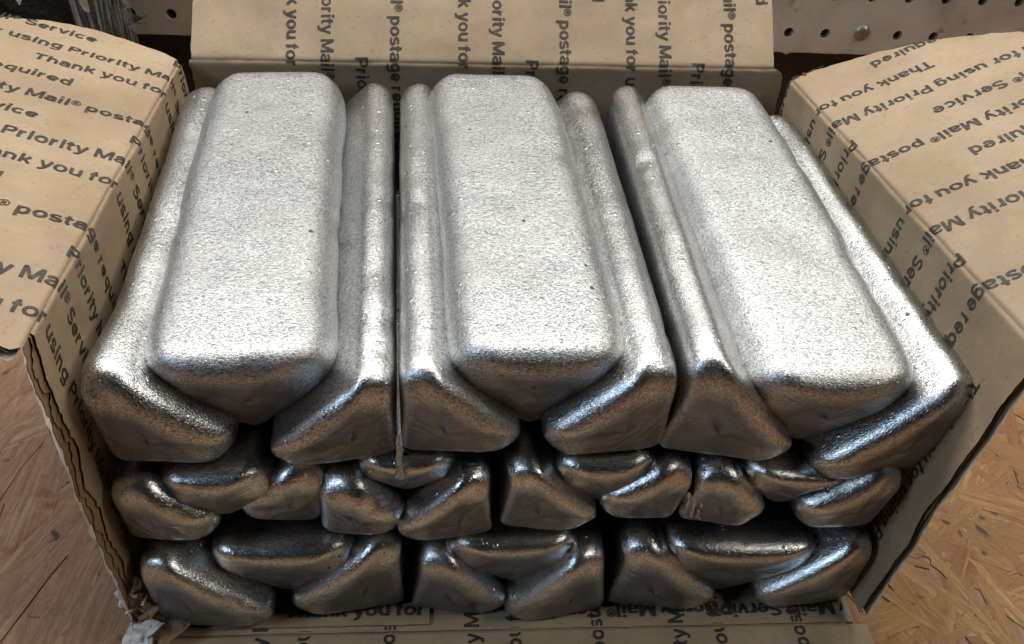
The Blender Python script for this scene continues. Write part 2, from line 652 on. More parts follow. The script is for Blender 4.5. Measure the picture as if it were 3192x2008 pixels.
def board(sheet, name, t0, t1, eb, ef, ne, nt, inner_in=0.0, torn=0.0, white=True, labels=None, te=None, flute=.42, TH=TH):
    """liner (the part itself) + fluting + outer liners as its children; eb/ef give back and front edge at t"""
    def grid(off, efn, wave=0.0, jag=0.0, sd=0.0, ebn=0.0, tend=0.0):
        vs, fs = [], []
        for j in range(nt + 1):
            k = j / nt
            t = t1 * k ** 1.7 if t1 > 0 else t0 * (1 - k) ** 1.35
            b, f = eb(t) + ebn, efn(t)
            b += 0.0009 * nz(t * 210, sd + 9) * (1 if jag else .5)
            for i in range(ne + 1):
                e = lerp(b, f, i / ne)
                if i == ne:
                    e += jag * (0.8 * nz(t * 150, sd) + 0.45 * nz(t * 420, sd + 3) + 1.0 * nz(t * 55, sd + 5))
                o = off
                if wave:
                    o += wave * math.sin(2 * math.pi * e / 0.0072)
                tt = t
                if te and j == nt:
                    tt += te * nz(e * 150, sd)
                vs.append(sheet.at(e, tt, o))
        for j in range(nt):
            for i in range(ne):
                a = j * (ne + 1) + i
                q = (a, a + 1, a + ne + 2, a + ne + 1)
                fs.append(q if sheet.sign > 0 else q[::-1])
        return vs, fs
    vs, fs = grid(0.0, lambda t: ef(t) - inner_in * (1 + 0.5 * nz(t * 60, 2)), jag=0.0004 + torn * 1.4, sd=sheet.seed)
    o = link(name, mesh(name, vs, fs), M['kraft'], box)
    if labels:
        o['label'] = labels
    vs, fs = grid(-TH / 2, lambda t: ef(t) - inner_in * 0.45, wave=TH * flute, jag=0.0005 + torn * 1.6, sd=sheet.seed + 20)
    link("fluting", mesh("fluting", vs, fs), M['flute'], o)
    vs, fs = grid(-TH + .0003, lambda t: ef(t), jag=0.0004 + torn * 1.2, sd=sheet.seed + 40)
    link("outer_liner", mesh("outer_liner", vs, fs), M['flute'], o)
    if white:
        vs, fs = grid(-TH, lambda t: ef(t) + 0.0006 + torn * .6, jag=0.0003 + torn * 1.1, sd=sheet.seed + 41, tend=0.0)
        link("white_facing", mesh("white_facing", vs, fs), M['white'], o)
    return o


# left
LS = Sheet((-0.149, 0.216, 0.141), (-0.143, 0.0, 0.151), (-0.1445, 0.2155, 0.0008), (-0.1425, 0.0015, 0.0008), 18, (-1, 0, 0), sag=0.4, seed=1.0)
# right
RS = Sheet((0.1411, 0.2092, 0.141), (0.1537, 0.0, 0.151), (0.1425, 0.2135, 0.0008), (0.1420, 0.0015, 0.0008), 26, (1, 0.06, 0), sag=0.2, seed=2.0)
# back
BS = Sheet((-0.1465, 0.216, 0.1403), (0.1357, 0.216, 0.1432), (-0.1445, 0.2165, 0.0008), (0.1425, 0.2165, 0.0008), 44, (0, 1, 0), sag=0.1, seed=3.0, rf=.0012)
LS.sign, RS.sign, BS.sign = 1, 1, 1
for s in (LS, RS, BS):
    # normals must look into the carton / up
    c = V((0, .1, .5)) - s.raw(s.len / 2, -.05)
    if s.nrm0(s.len / 2, -.05).dot(c) < 0:
        s.sign = -1
L_EB = [(0, .0047), (.0114, 0), (.0245, -.0019), (.0373, -.0027), (.0504, -.0009), (.0634, .004), (.0756, .0094), (.13, .034)]
R_EB = [(0, 0.0), (.018, .003), (.039, .0085), (.066, .019), (.09, .036), (.12, .06)]
lw_eb = lambda t: piece([(-.14, .001), (-.02, .001), (0, .0047)], t)
lf_eb = lambda t: piece(L_EB, t)
lf_ef = lambda t: piece([(0, .2150), (.003, .2182), (.0056, .2176), (.05, .206), (.13, .18)], t)
lw_ef = lambda t: LS.len - .001 - (0.003 if t > -.012 else 0) * (1 + t / .012)
rw_eb = lambda t: piece([(-.14, -.0035), (-.03, -.0035), (0, 0)], t)
rf_eb = lambda t: piece(R_EB, t)
rw_ef = lambda t: RS.len + 0.0015 * nz(t * 45, 8)
b_eb = lambda t: 0.001
b_ef = lambda t: BS.len - .001
P_LW = board(LS, "side_wall", -.145, 0.0, lw_eb, lw_ef, 70, 170, inner_in=.0046, torn=.0016, flute=.05, TH=.0019, labels="left carton wall with torn frayed front edge")
P_LF = board(LS, "side_flap", 0.0, .125, lf_eb, lf_ef, 70, 60, torn=.0005, labels="left carton flap folded outward")
P_RW = board(RS, "side_wall", -.145, 0.0, rw_eb, rw_ef, 70, 120, inner_in=.0004, torn=.0002, labels="right carton wall with cut front edge")
P_RF = board(RS, "side_flap", 0.0, .0915, rf_eb, lambda t: RS.len - .25 * t, 70, 50, labels="right carton flap folded outward", te=.0015)
P_BW = board(BS, "back_wall", -.139, 0.0, lambda t: piece([(-.14, .002), (-.012, .0005), (0, .0005)], t),
             lambda t: piece([(-.14, BS.len + .004), (-.03, BS.len + .004), (-.004, BS.len + .004), (0, BS.len - .0005)], t), 60, 80)
P_BF = board(BS, "back_flap", 0.0, .062, b_eb, b_ef, 60, 24)


# floor panels and the folded-down front
def slab(name, x0, x1, y0, y1, z, nx, ny, thick, sd, parent=box, mat='kraft', wob=.0004):
    vs, fs = [], []
    for j in range(ny + 1):
        for i in range(nx + 1):
            x, y = lerp(x0, x1, i / nx), lerp(y0, y1, j / ny)
            if j in (0, ny):
                y += .0005 * nz(x * 200, sd)
            vs.append((x, y, z + wob * nz(x * 30, y * 30, sd) + wob * .5 * nz(x * 110, y * 110, sd)))
    m = len(vs)
    for j in range(ny):
        for i in range(nx):
            a = j * (nx + 1) + i
            fs.append((a, a + 1, a + nx + 2, a + nx + 1))
    ring = [i for i in range(nx + 1)] + [(j + 1) * (nx + 1) - 1 for j in range(1, ny + 1)] + \
           [ny * (nx + 1) + i for i in range(nx - 1, -1, -1)] + [j * (nx + 1) for j in range(ny - 1, 0, -1)]
    low = len(vs)
    for r_ in ring:
        vs.append((vs[r_][0], vs[r_][1], vs[r_][2] - thick))
    for a in range(len(ring)):
        b = (a + 1) % len(ring)
        fs.append((ring[a], low + a, low + b, ring[b]))
    return link(name, mesh(name, vs, fs, False), M[mat], parent)


P_FL = slab("bottom_panel", -.1425, .1425, .0024, .2155, -0.0008, 60, 40, .0033, 1)
P_FL2 = slab("bottom_flap", -.1405, -.0318, .0046, .2145, 0.0004, 40, 40, .0011, 2, wob=.00015)
P_FR = slab("front_panel", -.1445, .1475, -.118, .0010, -0.0008, 70, 30, .0032, 4)
slab("front_panel_crease", -.139, .1395, .0008, .0028, -0.0017, 70, 2, .0015, 5, P_FR, 'flute', .0006)

# ------------------------------------------------------------------ printing
FONTS = {}
HX, HY = 0.072, 0.055      # half thickness of upright and level strokes


def A_(cx, cy, rx, ry, a0, a1, n=12):
    return [(cx + rx * math.cos(R(lerp(a0, a1, i / n))), cy + ry * math.sin(R(lerp(a0, a1, i / n)))) for i in range(n + 1)]


# heavy grotesque letters as pen strokes: glyph -> (advance, strokes)
GLYPH = {
    'T': (.62, [[(.31, 0), (.31, .66)], [(.02, .66), (.60, .66)]]),
    'P': (.64, [[(.13, 0), (.13, .72)], [(.13, .658), (.36, .658)] + A_(.37, .485, .17, .173, 90, -90, 10) + [(.13, .312)]]),
    'M': (.86, [[(.12, 0), (.12, .72)], [(.74, 0), (.74, .72)], [(.135, .70), (.43, .06)], [(.725, .70), (.43, .06)]]),
    'S': (.66, [A_(.33, .515, .215, .143, 25, 180, 9) + A_(.33, .515, .215, .143, 192, 250, 4) + A_(.33, .205, .235, .143, 70, 0, 5) + A_(.33, .205, .235, .143, -10, -160, 9)]),
    'h': (.60, [[(.12, 0), (.12, .72)], A_(.295, .29, .175, .178, 180, 0, 10) + [(.47, 0)]]),
    'n': (.60, [[(.12, 0), (.12, .53)], A_(.295, .29, .175, .178, 180, 0, 10) + [(.47, 0)]]),
    'u': (.60, [[(.48, 0), (.48, .53)], [(.12, .53)] + A_(.295, .24, .175, .178, 180, 360, 10)]),
    'r': (.42, [[(.12, 0), (.12, .53)], A_(.33, .27, .20, .195, 180, 88, 7)]),
    'a': (.57, [A_(.27, .355, .185, .125, 165, 0, 9) + [(.455, .10), (.475, 0)], A_(.25, .165, .165, .105, 75, 290, 10) + A_(.29, .22, .165, .16, -75, -5, 4), [(.27, .275), (.455, .31)]]),
    'k': (.58, [[(.12, 0), (.12, .72)], [(.17, .22), (.46, .53)], [(.25, .30), (.49, 0)]]),
    'y': (.56, [[(.07, .53), (.285, .03)], [(.49, .53), (.30, .02), (.24, -.10), (.17, -.15), (.06, -.145)]]),
    'v': (.56, [[(.07, .53), (.275, .02)], [(.49, .53), (.285, .02)]]),
    'o': (.61, [A_(.305, .265, .205, .208, 0, 360, 22)]),
    'f': (.36, [[(.14, 0), (.14, .52)] + A_(.28, .53, .14, .13, 180, 95, 6), [(.01, .47), (.33, .47)]]),
    't': (.37, [[(.15, .67), (.15, .17)] + A_(.27, .16, .12, .105, 180, 275, 6), [(.01, .47), (.34, .47)]]),
    's': (.55, [A_(.27, .375, .17, .105, 25, 180, 8) + A_(.27, .375, .17, .105, 195, 255, 3) + A_(.275, .155, .185, .105, 70, 0, 4) + A_(.275, .155, .185, .105, -10, -160, 8)]),
    'i': (.28, [[(.14, 0), (.14, .53)], [(.14, .61), (.14, .73)]]),
    'l': (.28, [[(.14, 0), (.14, .72)]]),
    'e': (.58, [[(.12, .255), (.49, .255)], A_(.295, .265, .195, .205, -3, 320, 18)]),
    'c': (.57, [A_(.30, .265, .20, .205, 42, 318, 16)]),
    'p': (.62, [[(.12, -.19), (.12, .53)], A_(.305, .265, .19, .205, 0, 360, 20)]),
    'q': (.62, [[(.50, -.19), (.50, .53)], A_(.315, .265, .19, .205, 0, 360, 20)]),
    'd': (.62, [[(.50, 0), (.50, .72)], A_(.315, .265, .19, .205, 0, 360, 20)]),
    'g': (.62, [[(.50, .53), (.50, -.02)] + A_(.305, -.03, .195, .125, 0, -155, 9), A_(.31, .28, .19, .195, 0, 360, 20)]),
}
REG = [(A_(.36, .36, .32, .34, 0, 360, 24), .04), ([(.25, .18), (.25, .55)], .045), ([(.25, .53), (.38, .53)] + A_(.39, .455, .09, .075, 90, -90, 6) + [(.25, .38)], .04), ([(.36, .37), (.49, .18)], .045)]


def stroke(vs, fs, pts, hx, hy):
    n = len(pts)
    closed = n > 3 and (V(pts[0]) - V(pts[-1])).length < 1e-5
    base = len(vs)
    for i in range(n):
        p = V(pts[i])
        if closed:
            a, b = V(pts[i - 1 if i else n - 2]), V(pts[i + 1 if i < n - 1 else 1])
        else:
            a, b = V(pts[max(0, i - 1)]), V(pts[min(n - 1, i + 1)])
        d = (b - a).normalized()
        h = math.hypot(hx * d.y, hy * d.x)
        nn = V((-d.y, d.x))
        if 0 < i < n - 1 or closed:
            e1, e2 = (p - a).normalized(), (b - p).normalized()
            c = max(.55, math.sqrt(max(0, (1 + e1.dot(e2)) / 2)))
            h /= c
        vs.append((p + nn * h).to_3d())
        vs.append((p - nn * h).to_3d())
    for i in range(n - 1):
        q = base + 2 * i
        fs.append((q, q + 1, q + 3, q + 2))


def word_mesh(txt, bold=0):
    """flat outline of a word in em units"""
    if txt in FONTS:
        return FONTS[txt]
    vs, fs = [], []
    x = 0.0
    if txt == '\u00ae':
        for pts, w in REG:
            stroke(vs, fs, pts, w, w)
        x = .72
    else:
        for ch in txt:
            adv, st = GLYPH[ch]
            for si, pts in enumerate(st):
                n0 = len(vs)
                stroke(vs, fs, [(px + x, py) for px, py in pts], HX, HY)
                for q in range(n0, len(vs)):       # overlapping strokes must not share a plane
                    vs[q].z = si * 0.004
            x += adv
    me = mesh("word", vs, fs, False)
    FONTS[txt] = (me, 0.03, x - 0.03)
    return FONTS[txt]


EM = 0.0084
SX = 1.0
SPACE = 0.30
BOLD = 0.022


def phrase(words):
    """[(mesh, x offset)], total width - in metres; '@' marks the registered sign"""
    out, x = [], 0.0
    marks = {}
    for w in words:
        reg = w.endswith('@')
        txt = w[:-1] if reg else w
        me, a, b = word_mesh(txt, BOLD)
        marks[w] = x
        out.append((me, x - a * EM * SX, EM, 0.0))
        x += (b - a) * EM * SX
        if reg:
            mr, ra, rb = word_mesh('\u00ae', 0.0)
            s = EM * 0.60
            x += EM * .05
            out.append((mr, x - ra * s, s, EM * .27))
            x += (rb - ra) * s
        x += SPACE * EM
    return out, x - SPACE * EM, marks


PA = phrase(["Thank", "you", "for", "using", "Priority", "Mail@", "Service"])
PB = phrase(["Priority", "Mail@", "postage", "required"])
GAP_AB, GAP_BA = 0.0335, 0.059
PERIOD = PA[1] + PB[1] + GAP_AB + GAP_BA
# for every row of the five-row repeat: distance from the fold (t) at which phrase A begins
ROW_A = [0.036 + PA[1], 0.0113 + PA[2]["Mail@"], 0.0525, None, None]
ROW_A[3] = 0.033 + PB[1] + GAP_AB + PA[1]
ROW_A[4] = 0.0455 + PB[2]["Mail@"] + GAP_AB + PA[1]


def row_items(k):
    """(phrase, t of its first letter) along one row"""
    t = ROW_A[k % 5]
    res = []
    for n in (-1, 0, 1):
        ta = t + n * PERIOD
        res.append((PA, ta))
        res.append((PB, ta - PA[1] - GAP_AB))
    return res


def emit(items, mapper, clip, planes, parts, name="printed_line"):
    """items: [(phrase, t, e_base, sgn)]; clip: list of (co, no) kept on the negative side; planes: extra cuts in t;
    parts: [(tmin, tmax, parent)]"""
    for ph, t, e, sg in items:
        bm = bmesh.new()
        for me, x, s, dy in ph[0]:
            tmp = bmesh.new()
            tmp.from_mesh(me)
            for v in tmp.verts:
                gx, gy = v.co.x * s * (SX if s == EM else 1) + x, v.co.y * s + dy - 0.36 * EM
                v.co = V((t - gx, e + sg * gy, v.co.z))
            m2 = bpy.data.meshes.new("tmp")
            tmp.to_mesh(m2)
            tmp.free()
            bm.from_mesh(m2)
            bpy.data.meshes.remove(m2)
        for co, no in clip:
            bmesh.ops.bisect_plane(bm, geom=bm.verts[:] + bm.edges[:] + bm.faces[:], plane_co=co, plane_no=no, clear_outer=True)
            if not bm.faces:
                break
        if bm.faces:
            for pt in planes:
                bmesh.ops.bisect_plane(bm, geom=bm.verts[:] + bm.edges[:] + bm.faces[:], plane_co=(pt, 0, 0), plane_no=(1, 0, 0))
            for q in range(-3, 5):
                bmesh.ops.bisect_plane(bm, geom=bm.verts[:] + bm.edges[:] + bm.faces[:], plane_co=(0, e + sg * q * .0014, 0), plane_no=(0, 1, 0))
            full = bpy.data.meshes.new("tmp")
            bm.to_mesh(full)
            for tmin, tmax, par in parts:
                b2 = bmesh.new()
                b2.from_mesh(full)
                for co, no in (((tmin, 0, 0), (-1, 0, 0)), ((tmax, 0, 0), (1, 0, 0))):
                    if b2.faces:
                        bmesh.ops.bisect_plane(b2, geom=b2.verts[:] + b2.edges[:] + b2.faces[:], plane_co=co, plane_no=no, clear_outer=True)
                if b2.faces:
                    for v in b2.verts:
                        zz = v.co.z
                        v.co = mapper(v.co.y, v.co.x)
                        v.co.z += zz * .004

                    me = bpy.data.meshes.new(name)
                    b2.to_mesh(me)
                    link(name, me, M['ink'], par)
                b2.free()
            bpy.data.meshes.remove(full)
        bm.free()


FOLDCUTS = [-.0022, -.0015, -.0008, 0, .0008, .0015, .0022]
INK_UP = 0.00020

it = []
for k in range(-1, 15):
    e = 0.0075 + 0.016 * k
    for ph, t in row_items(k):
        it.append((ph, t, e, -1))
emit(it, lambda e, t: LS.at(e, t, INK_UP),
     [((0, .2105, 0), (0, 1, 0)), ((.12, 0, 0), (1, 0, 0)), ((-.138, 0, 0), (-1, 0, 0)), ((0, .0012, 0), (0, -1, 0))],
     FOLDCUTS + [i * .012 for i in range(-11, 11) if i], [(-.14, 0, P_LW), (0, .124, P_LF)])
it = []
for k in range(-7, 7):
    e = 0.0710 - 0.0177 * k
    for ph, t in row_items(k):
        it.append((ph, t, e, 1))
# the flap's slanted back edge cuts the wording
emit(it, lambda e, t: RS.at(e, t, INK_UP),
     [((0, .2085, 0), (0, 1, 0)), ((.089, 0, 0), (1, 0, 0)), ((-.138, 0, 0), (-1, 0, 0)),
      ((.0, -.0022, 0), (.20, -1, 0)), ((.066, .0195, 0), (.62, -1, 0)), ((.0, -.0008, 0), (.0, -1, 0))],
     FOLDCUTS + [i * .012 for i in range(-11, 8) if i], [(-.14, 0, P_RW), (0, .09, P_RF)])
it = []
for k in range(-10, 9):
    e = 0.0805 + 0.0815 - 0.0163 * k
    for ph, t in row_items(k):
        it.append((ph, t, e, 1))
emit(it, lambda e, t: BS.at(e, t, INK_UP),
     [((0, BS.len - .0025, 0), (0, 1, 0)), ((.060, 0, 0), (1, 0, 0)), ((-.05, 0, 0), (-1, 0, 0)), ((0, .002, 0), (0, -1, 0))],
     FOLDCUTS + [i * .012 for i in range(-5, 5) if i], [(-.14, 0, P_BW), (0, .061, P_BF)])

# wording on the folded-down front, running over the crease on to the floor
it = []
XR = {4: .0349}
for k in range(-8, 8):
    xx = .0349 + .0166 * k        # k = 0 is a row of kind 4
    for ph, t in row_items((4 + k) % 5):
        it.append((ph, t - .013, xx, -1))


def front_map(x, t):
    # floor z follows the crease
    y = 0.0015 - t
    if -.0028 < t < .0008:
        z = -.0008
    else:
        z = -.0006
    x0 = x
    f = .0004 * nz(x0 * 30, y * 30, 4 if t > 0 else 1) + .0002 * nz(x0 * 110, y * 110, 4 if t > 0 else 1)
    return V((x0, y, z + f + .0001))


emit(it, front_map, [((0, .135, 0), (0, 1, 0)), ((0, -.14, 0), (0, -1, 0)), ((.08, 0, 0), (1, 0, 0)), ((-.016, 0, 0), (-1, 0, 0)),
                     ], [i * .002 for i in range(-7, 6)], [(-.016, -.0014, P_FL), (.0006, .08, P_FR)])


def floor_map_flip(y, x):
    return V((x, y, -.0008 + .00045 + .0004 * nz(x * 30, y * 30, 1) + .0002 * nz(x * 110, y * 110, 1)))


PM = phrase(["Priority", "Mail@", "Service"])
cuts = [i * .004 for i in range(-36, 36)]
emit([(PM, .1358 + PM[2]["Mail@"], .0085, 1 * -1)], lambda e, t: floor_map_flip(e, t), [((.140, 0, 0), (1, 0, 0)), ((0, .0032, 0), (0, -1, 0))], cuts, [(-.03, .14, P_FL)])
emit([(PM, .0605 + PM[2]["Mail@"], .0095, -1), (PB, .110, .026, -1)], lambda e, t: floor_map_flip(e, t), [((.140, 0, 0), (1, 0, 0)), ((0, .0032, 0), (0, -1, 0))], cuts, [(-.03, .14, P_FL)])
emit([(PA, .0890, .0115, 1), (PB, .14, .027, 1)],
     lambda e, t: V((-t, e, .0008 + .00015 * nz(-t * 30, e * 30, 2))), [((.140, 0, 0), (1, 0, 0)), ((.034, 0, 0), (-1, 0, 0)), ((0, .0052, 0), (0, -1, 0))], cuts, [(-.03, .14, P_FL2)])


# crumpled white scraps of the torn facing at the lower left corner
def scrap(name, c, sx, sy, sd, mat, up=(0, 0, 1), amp=.006):
    vs, fs = [], []
    n = 12
    upv = V(up).normalized()
    ax = upv.orthogonal().normalized()
    ay = upv.cross(ax)
    for j in range(n + 1):
        for i in range(n + 1):
            u, v = i / n - .5, j / n - .5
            r_ = 1 + .35 * nz(math.atan2(v, u) * 1.7, sd)
            p = ax * u * sx * r_ + ay * v * sy * r_
            p += upv * (amp * (nz(u * 3.1, v * 3.1, sd) + .5 * abs(nz(u * 8, v * 8, sd + 2))))
            vs.append(V(c) + p)
    for j in range(n):
        for i in range(n):
            a = j * (n + 1) + i
            fs.append((a, a + 1, a + n + 2, a + n + 1))
    return link(name, mesh(name, vs, fs), M[mat], P_LW)


scrap("torn_scrap", (-.1425, .0065, .0215), .013, .010, 1.3, 'white', (-.5, -1, .5), .006)
scrap("torn_scrap", (-.1405, .0005, .0065), .013, .010, 2.7, 'white', (-.2, -.8, .8), .006)
scrap("torn_scrap", (-.1375, -.0035, .0015), .010, .007, 3.9, 'white', (0, -.5, 1), .004)
scrap("torn_scrap", (-.1395, .0045, .0185), .010, .012, 5.1, 'flute', (-.2, -1, .4), .006)
scrap("torn_scrap", (-.1345, .0005, .0055), .016, .012, 6.4, 'flute', (0, -.7, 1), .004)
scrap("red_print_scrap", (-.1432, .0045, .0125), .0022, .0075, 7.7, 'redink', (-.6, -1, .3), .002)


# ------------------------------------------------------------------ metal bars cast in an angle mould
def outline(w, r, ra, kd=1.0, n_arc=9, n_top=20, n_leg=12):
    """rounded triangle: pour face on z=0 from -w/2 to w/2, apex at (0,-kd*w/2); starts top-left, runs clockwise"""
    pts = []
    hw = w / 2
    h = hw * kd
    phi = math.atan(kd)
    an = -(math.pi / 2 - phi)

    def arc(c, a0, a1, rad, n):
        for i in range(n + 1):
            a = lerp(a0, a1, i / n)
            pts.append((c[0] + rad * math.cos(a), c[1] + rad * math.sin(a)))

    def seg(p, q, n):
        for i in range(1, n):
            pts.append((lerp(p[0], q[0], i / n), lerp(p[1], q[1], i / n)))
    d = r / math.tan(phi / 2)
    cl = (-hw + d, -r)
    cr = (hw - d, -r)
    ca = (0, -h + ra / math.cos(phi))
    arc(cl, math.pi - an, math.pi / 2, r, n_arc)
    seg((cl[0], 0), (cr[0], 0), n_top)
    arc(cr, math.pi / 2, an, r, n_arc)
    pr = (cr[0] + r * math.cos(an), cr[1] + r * math.sin(an))
    pa0 = (ca[0] + ra * math.cos(an), ca[1] + ra * math.sin(an))
    seg(pr, pa0, n_leg)
    arc(ca, an, -math.pi - an, ra, 6)
    pa1 = (-pa0[0], pa0[1])
    pl = (-pr[0], pr[1])
    seg(pa1, pl, n_leg)
    return pts


def bar_mesh(w, r, ra, length, seed, bulge=.0014, slant=.27, er=.0078, wave=1.0, plan=.013, flare=0.0, kd=1.0, low=.0028, planf=.62, sway=0.0, nicks=(), bow=.003):
    pts = outline(w, r, ra, kd)
    m = len(pts)
    hw = w / 2
    h = hw * kd
    rin = w * h / 2 / (hw + math.hypot(hw, h))
    ic = -rin
    ers = []
    for px, pz in pts:      # poured lip is soft, mould edges are crisp
        up = min(1.0, max(0.0, 1 + (pz + r * .6) / (0.30 * h)))
        ers.append(lerp(low, er, up * up * (3 - 2 * up)))
    ncap, nb, nbody = 7, 6, 46
    smin = 0.03
    allr = []               # (kind, index)
    for i in range(ncap):
        allr.append(('c', i / ncap, 0))
    for i in range(nb):
        allr.append(('b', (math.pi / 2) * i / nb, 0))
    for i in range(nbody + 1):
        allr.append(('m', i / nbody, 1))
    for i in range(nb - 1, -1, -1):
        allr.append(('b', (math.pi / 2) * i / nb, 2))
    for i in range(ncap - 1, -1, -1):
        allr.append(('c', i / ncap, 2))
    # knocks along the edges
    rd = random.Random(int(seed * 17 + 3))
    dents = []
    for q in range(7):
        sx = rd.choice((-1, 1))
        dents.append((V((sx * hw * rd.uniform(.55, .85), rd.uniform(-.48, .3) * length, rd.uniform(-.012, .0))), rd.uniform(.003, .008), rd.uniform(.0004, .0013)))
    for q in range(3):
        dents.append((V((rd.uniform(-.6, .6) * hw, -.5 * length + rd.uniform(-.001, .006), rd.uniform(-.008, .0))), rd.uniform(.003, .006), rd.uniform(.0002, .0007)))
    for q in range(3):
        dents.append((V((rd.uniform(-.5, .5) * hw, rd.uniform(-.45, .4) * length, 0)), rd.uniform(.010, .022), rd.uniform(.0001, .0003)))
    for dx, dy, dz, dr, dd in nicks:
        dents.append((V((dx, dy - length / 2, dz)), dr, dd))
    vs, fs, capv = [], [], []
    for kind, val, part in allr:
        for (px, pz), e in zip(pts, ers):
            if kind == 'c':
                s_ = lerp(smin, 1 - e / rin, val)
                y = -0.0007 * (1 - val * val) * wave
                c = 1.0
            elif kind == 'b':
                s_ = 1 - (e / rin) * (1 - math.sin(val))
                y = e * (1 - math.cos(val))
                c = max(0.0, 1 - val / (math.pi / 2) * lerp(1.15, 2.4, (e - low) / max(1e-6, er - low)))
            else:
                s_ = 1.0
                y = lerp(e, length - e, val)
                c = 0.0
            if part == 2:
                y = length - y
            wv = 1 + wave * (0.016 * nz(y * 24, seed) + 0.010 * nz(y * 75, seed + 4))
            x = px * s_
            z = ic + (pz - ic) * s_
            # convex poured skin with a soft shrink hollow
            tx = max(0.0, 1 - (2 * x / w) ** 2)
            up = max(0.0, 1 + z / (0.35 * h))
            z2 = z + bulge * tx * up
            side = 1 if x > 0 else -1
            wloc = wv + wave * (.012 * nz(y * 38, seed + 11 * side) + .006 * nz(y * 130, seed + 5 * side))
            yd = min(y, length - y)
            kk = min(1.0, max(0.0, yd / plan))
            rnd_ = 1 - (plan * planf / hw) * (1 - math.sqrt(max(0.0, 1 - (1 - kk) ** 2)))
            x2 = x * wloc * rnd_
            if flare and x < 0:
                x2 -= flare * math.exp(-((y - .012) / .022) ** 2) * min(1, -x / hw)
            depth = max(0.0, -z)
            k = max(0.0, 1 - yd / (length * .22))
            kb = max(0.0, 1 - yd / .03) ** 2
            yy = y + (slant * depth * k + bow * kb * (min(1.0, abs(px) / hw)) ** 2.5) * (1 if y < length * .5 else -1)
            x2 += sway * math.sin(math.pi * y / length)
            p = V((x2, yy - length / 2, z2))
            q = p + V((seed * 3.7, seed * 1.3, seed * .7))
            amp = .00050 * noise.noise(q * 34) + .00022 * noise.noise(q * 95)
            if c > 0:
                ce = c * (.0005 * noise.noise(q * 40) + .00012 * noise.noise(q * 120))
                p.y += (amp + ce) * (-1 if part == 0 else 1)
            nrm = V((p.x, 0, p.z - ic))
            if nrm.length > 1e-6:
                nn = nrm.normalized()
                fade = min(1.0, s_ * 1.3)
                p += nn * amp * fade * fade
                for dc, dr, dd in (dents if s_ > .55 else ()):
                    d2 = (p - dc).length_squared / (dr * dr)
                    if d2 < 4:
                        p += (V((nn.x, -.5 if p.y < 0 else .5, nn.z)) * -dd) * math.exp(-d2 * 1.4)
            vs.append(p)
            capv.append(c)
    nr = len(allr)
    for j in range(nr - 1):
        for i in range(m):
            a, b = j * m + i, j * m + (i + 1) % m
            fs.append((a, b, b + m, a + m))
    fs.append(tuple(range(m))[::-1])
    fs.append(tuple((nr - 1) * m + i for i in range(m)))
    me = mesh("ingot", vs, fs)
    bm = bmesh.new()
    bm.from_mesh(me)
    bmesh.ops.recalc_face_normals(bm, faces=bm.faces)
    bm.to_mesh(me)
    bm.free()
    at = me.attributes.new('cap', 'FLOAT', 'POINT')
    at.data.foreach_set('value', capv)
    return me


SQ = math.sqrt(2)
BARS = {}


def put(key, label, me, xf, xb, yf, yb, zf, zb, roll, group):
    o = link("ingot", me, M[('frost' if key[1] == 'T' else 'satin') if group == G1 else 'metal'])
    xm, ym, zm = (xf + xb) / 2, (yf + yb) / 2, (zf + zb) / 2
    yaw = -math.atan2(xb - xf, yb - yf)
    pitch = math.atan2(zb - zf, yb - yf)
    mt = Matrix.Translation((xm, ym, zm)) @ Matrix.Rotation(yaw, 4, 'Z') @ Matrix.Rotation(pitch, 4, 'X') @ Matrix.Rotation(R(roll), 4, 'Y')
    o.matrix_world = mt
    tag(o, label, "ingot", group)
    BARS[key] = o
    return o


def side_bar(key, label, kind, xo_f, xo_b, z0, a, r, yf, yb, seed, group, roll=0.0, z0b=None, **kw):
    """bar lying on one leg; its outer leg stands at x = xo (front, back)"""
    w = a * SQ
    sg = 1 if kind == 'L' else -1
    th = 45 * sg + roll
    # centre of the pour face seen from the right-angled corner
    dx, dz = (w / 2) * math.sin(R(th)), (w / 2) * math.cos(R(th))
    me = bar_mesh(w, r, kw.pop('ra', .0042), yb - yf, seed, **kw)
    z0b = z0 if z0b is None else z0b
    return put(key, label, me, xo_f + dx, xo_b + dx, yf, yb, z0 + dz, z0b + dz, th, group)


def top_bar(key, label, xf, xb, zf, zb, w, r, yf, yb, seed, group, roll=0.0, **kw):
    me = bar_mesh(w, r, kw.pop('ra', .0045), yb - yf, seed, **kw)
    return put(key, label, me, xf, xb, yf, yb, zf, zb, roll, group)


G1, G2, G3 = "large ingots of the top layer", "small ingots of the middle layer", "large ingots of the bottom layer"
# bottom layer -------------------------------------------------------------
ZB = .0008
T_ = dict(kd=.9, slant=.32, plan=.016, planf=.62, bow=.0025, low=.0035)
side_bar('bL1', "leftmost ingot of the bottom layer, slanted face towards the right", 'L', -.1370, -.1400, ZB, .0565, .0080, -.0030, .193, 1, G3, nicks=((.026, .004, -.006, .003, .003),))
side_bar('bR1', "bottom layer ingot with slanted face left, at the right of the left-hand trio", 'R', -.0412, -.0470, ZB, .0545, .0074, .0025, .195, 2, G3)
side_bar('bL2', "bottom layer ingot with slanted face right, at the left of the middle trio", 'L', -.0392, -.0440, ZB, .0495, .0078, .0030, .195, 3, G3, roll=6)
side_bar('bR2', "bottom layer ingot with slanted face left, at the right of the middle trio", 'R', .0398, .0340, ZB, .0515, .0076, -.0005, .193, 4, G3, roll=-6)
side_bar('bL3', "bottom layer ingot with slanted face right, at the left of the right-hand trio", 'L', .0402, .0360, ZB, .0545, .0076, .0020, .195, 5, G3, roll=3)
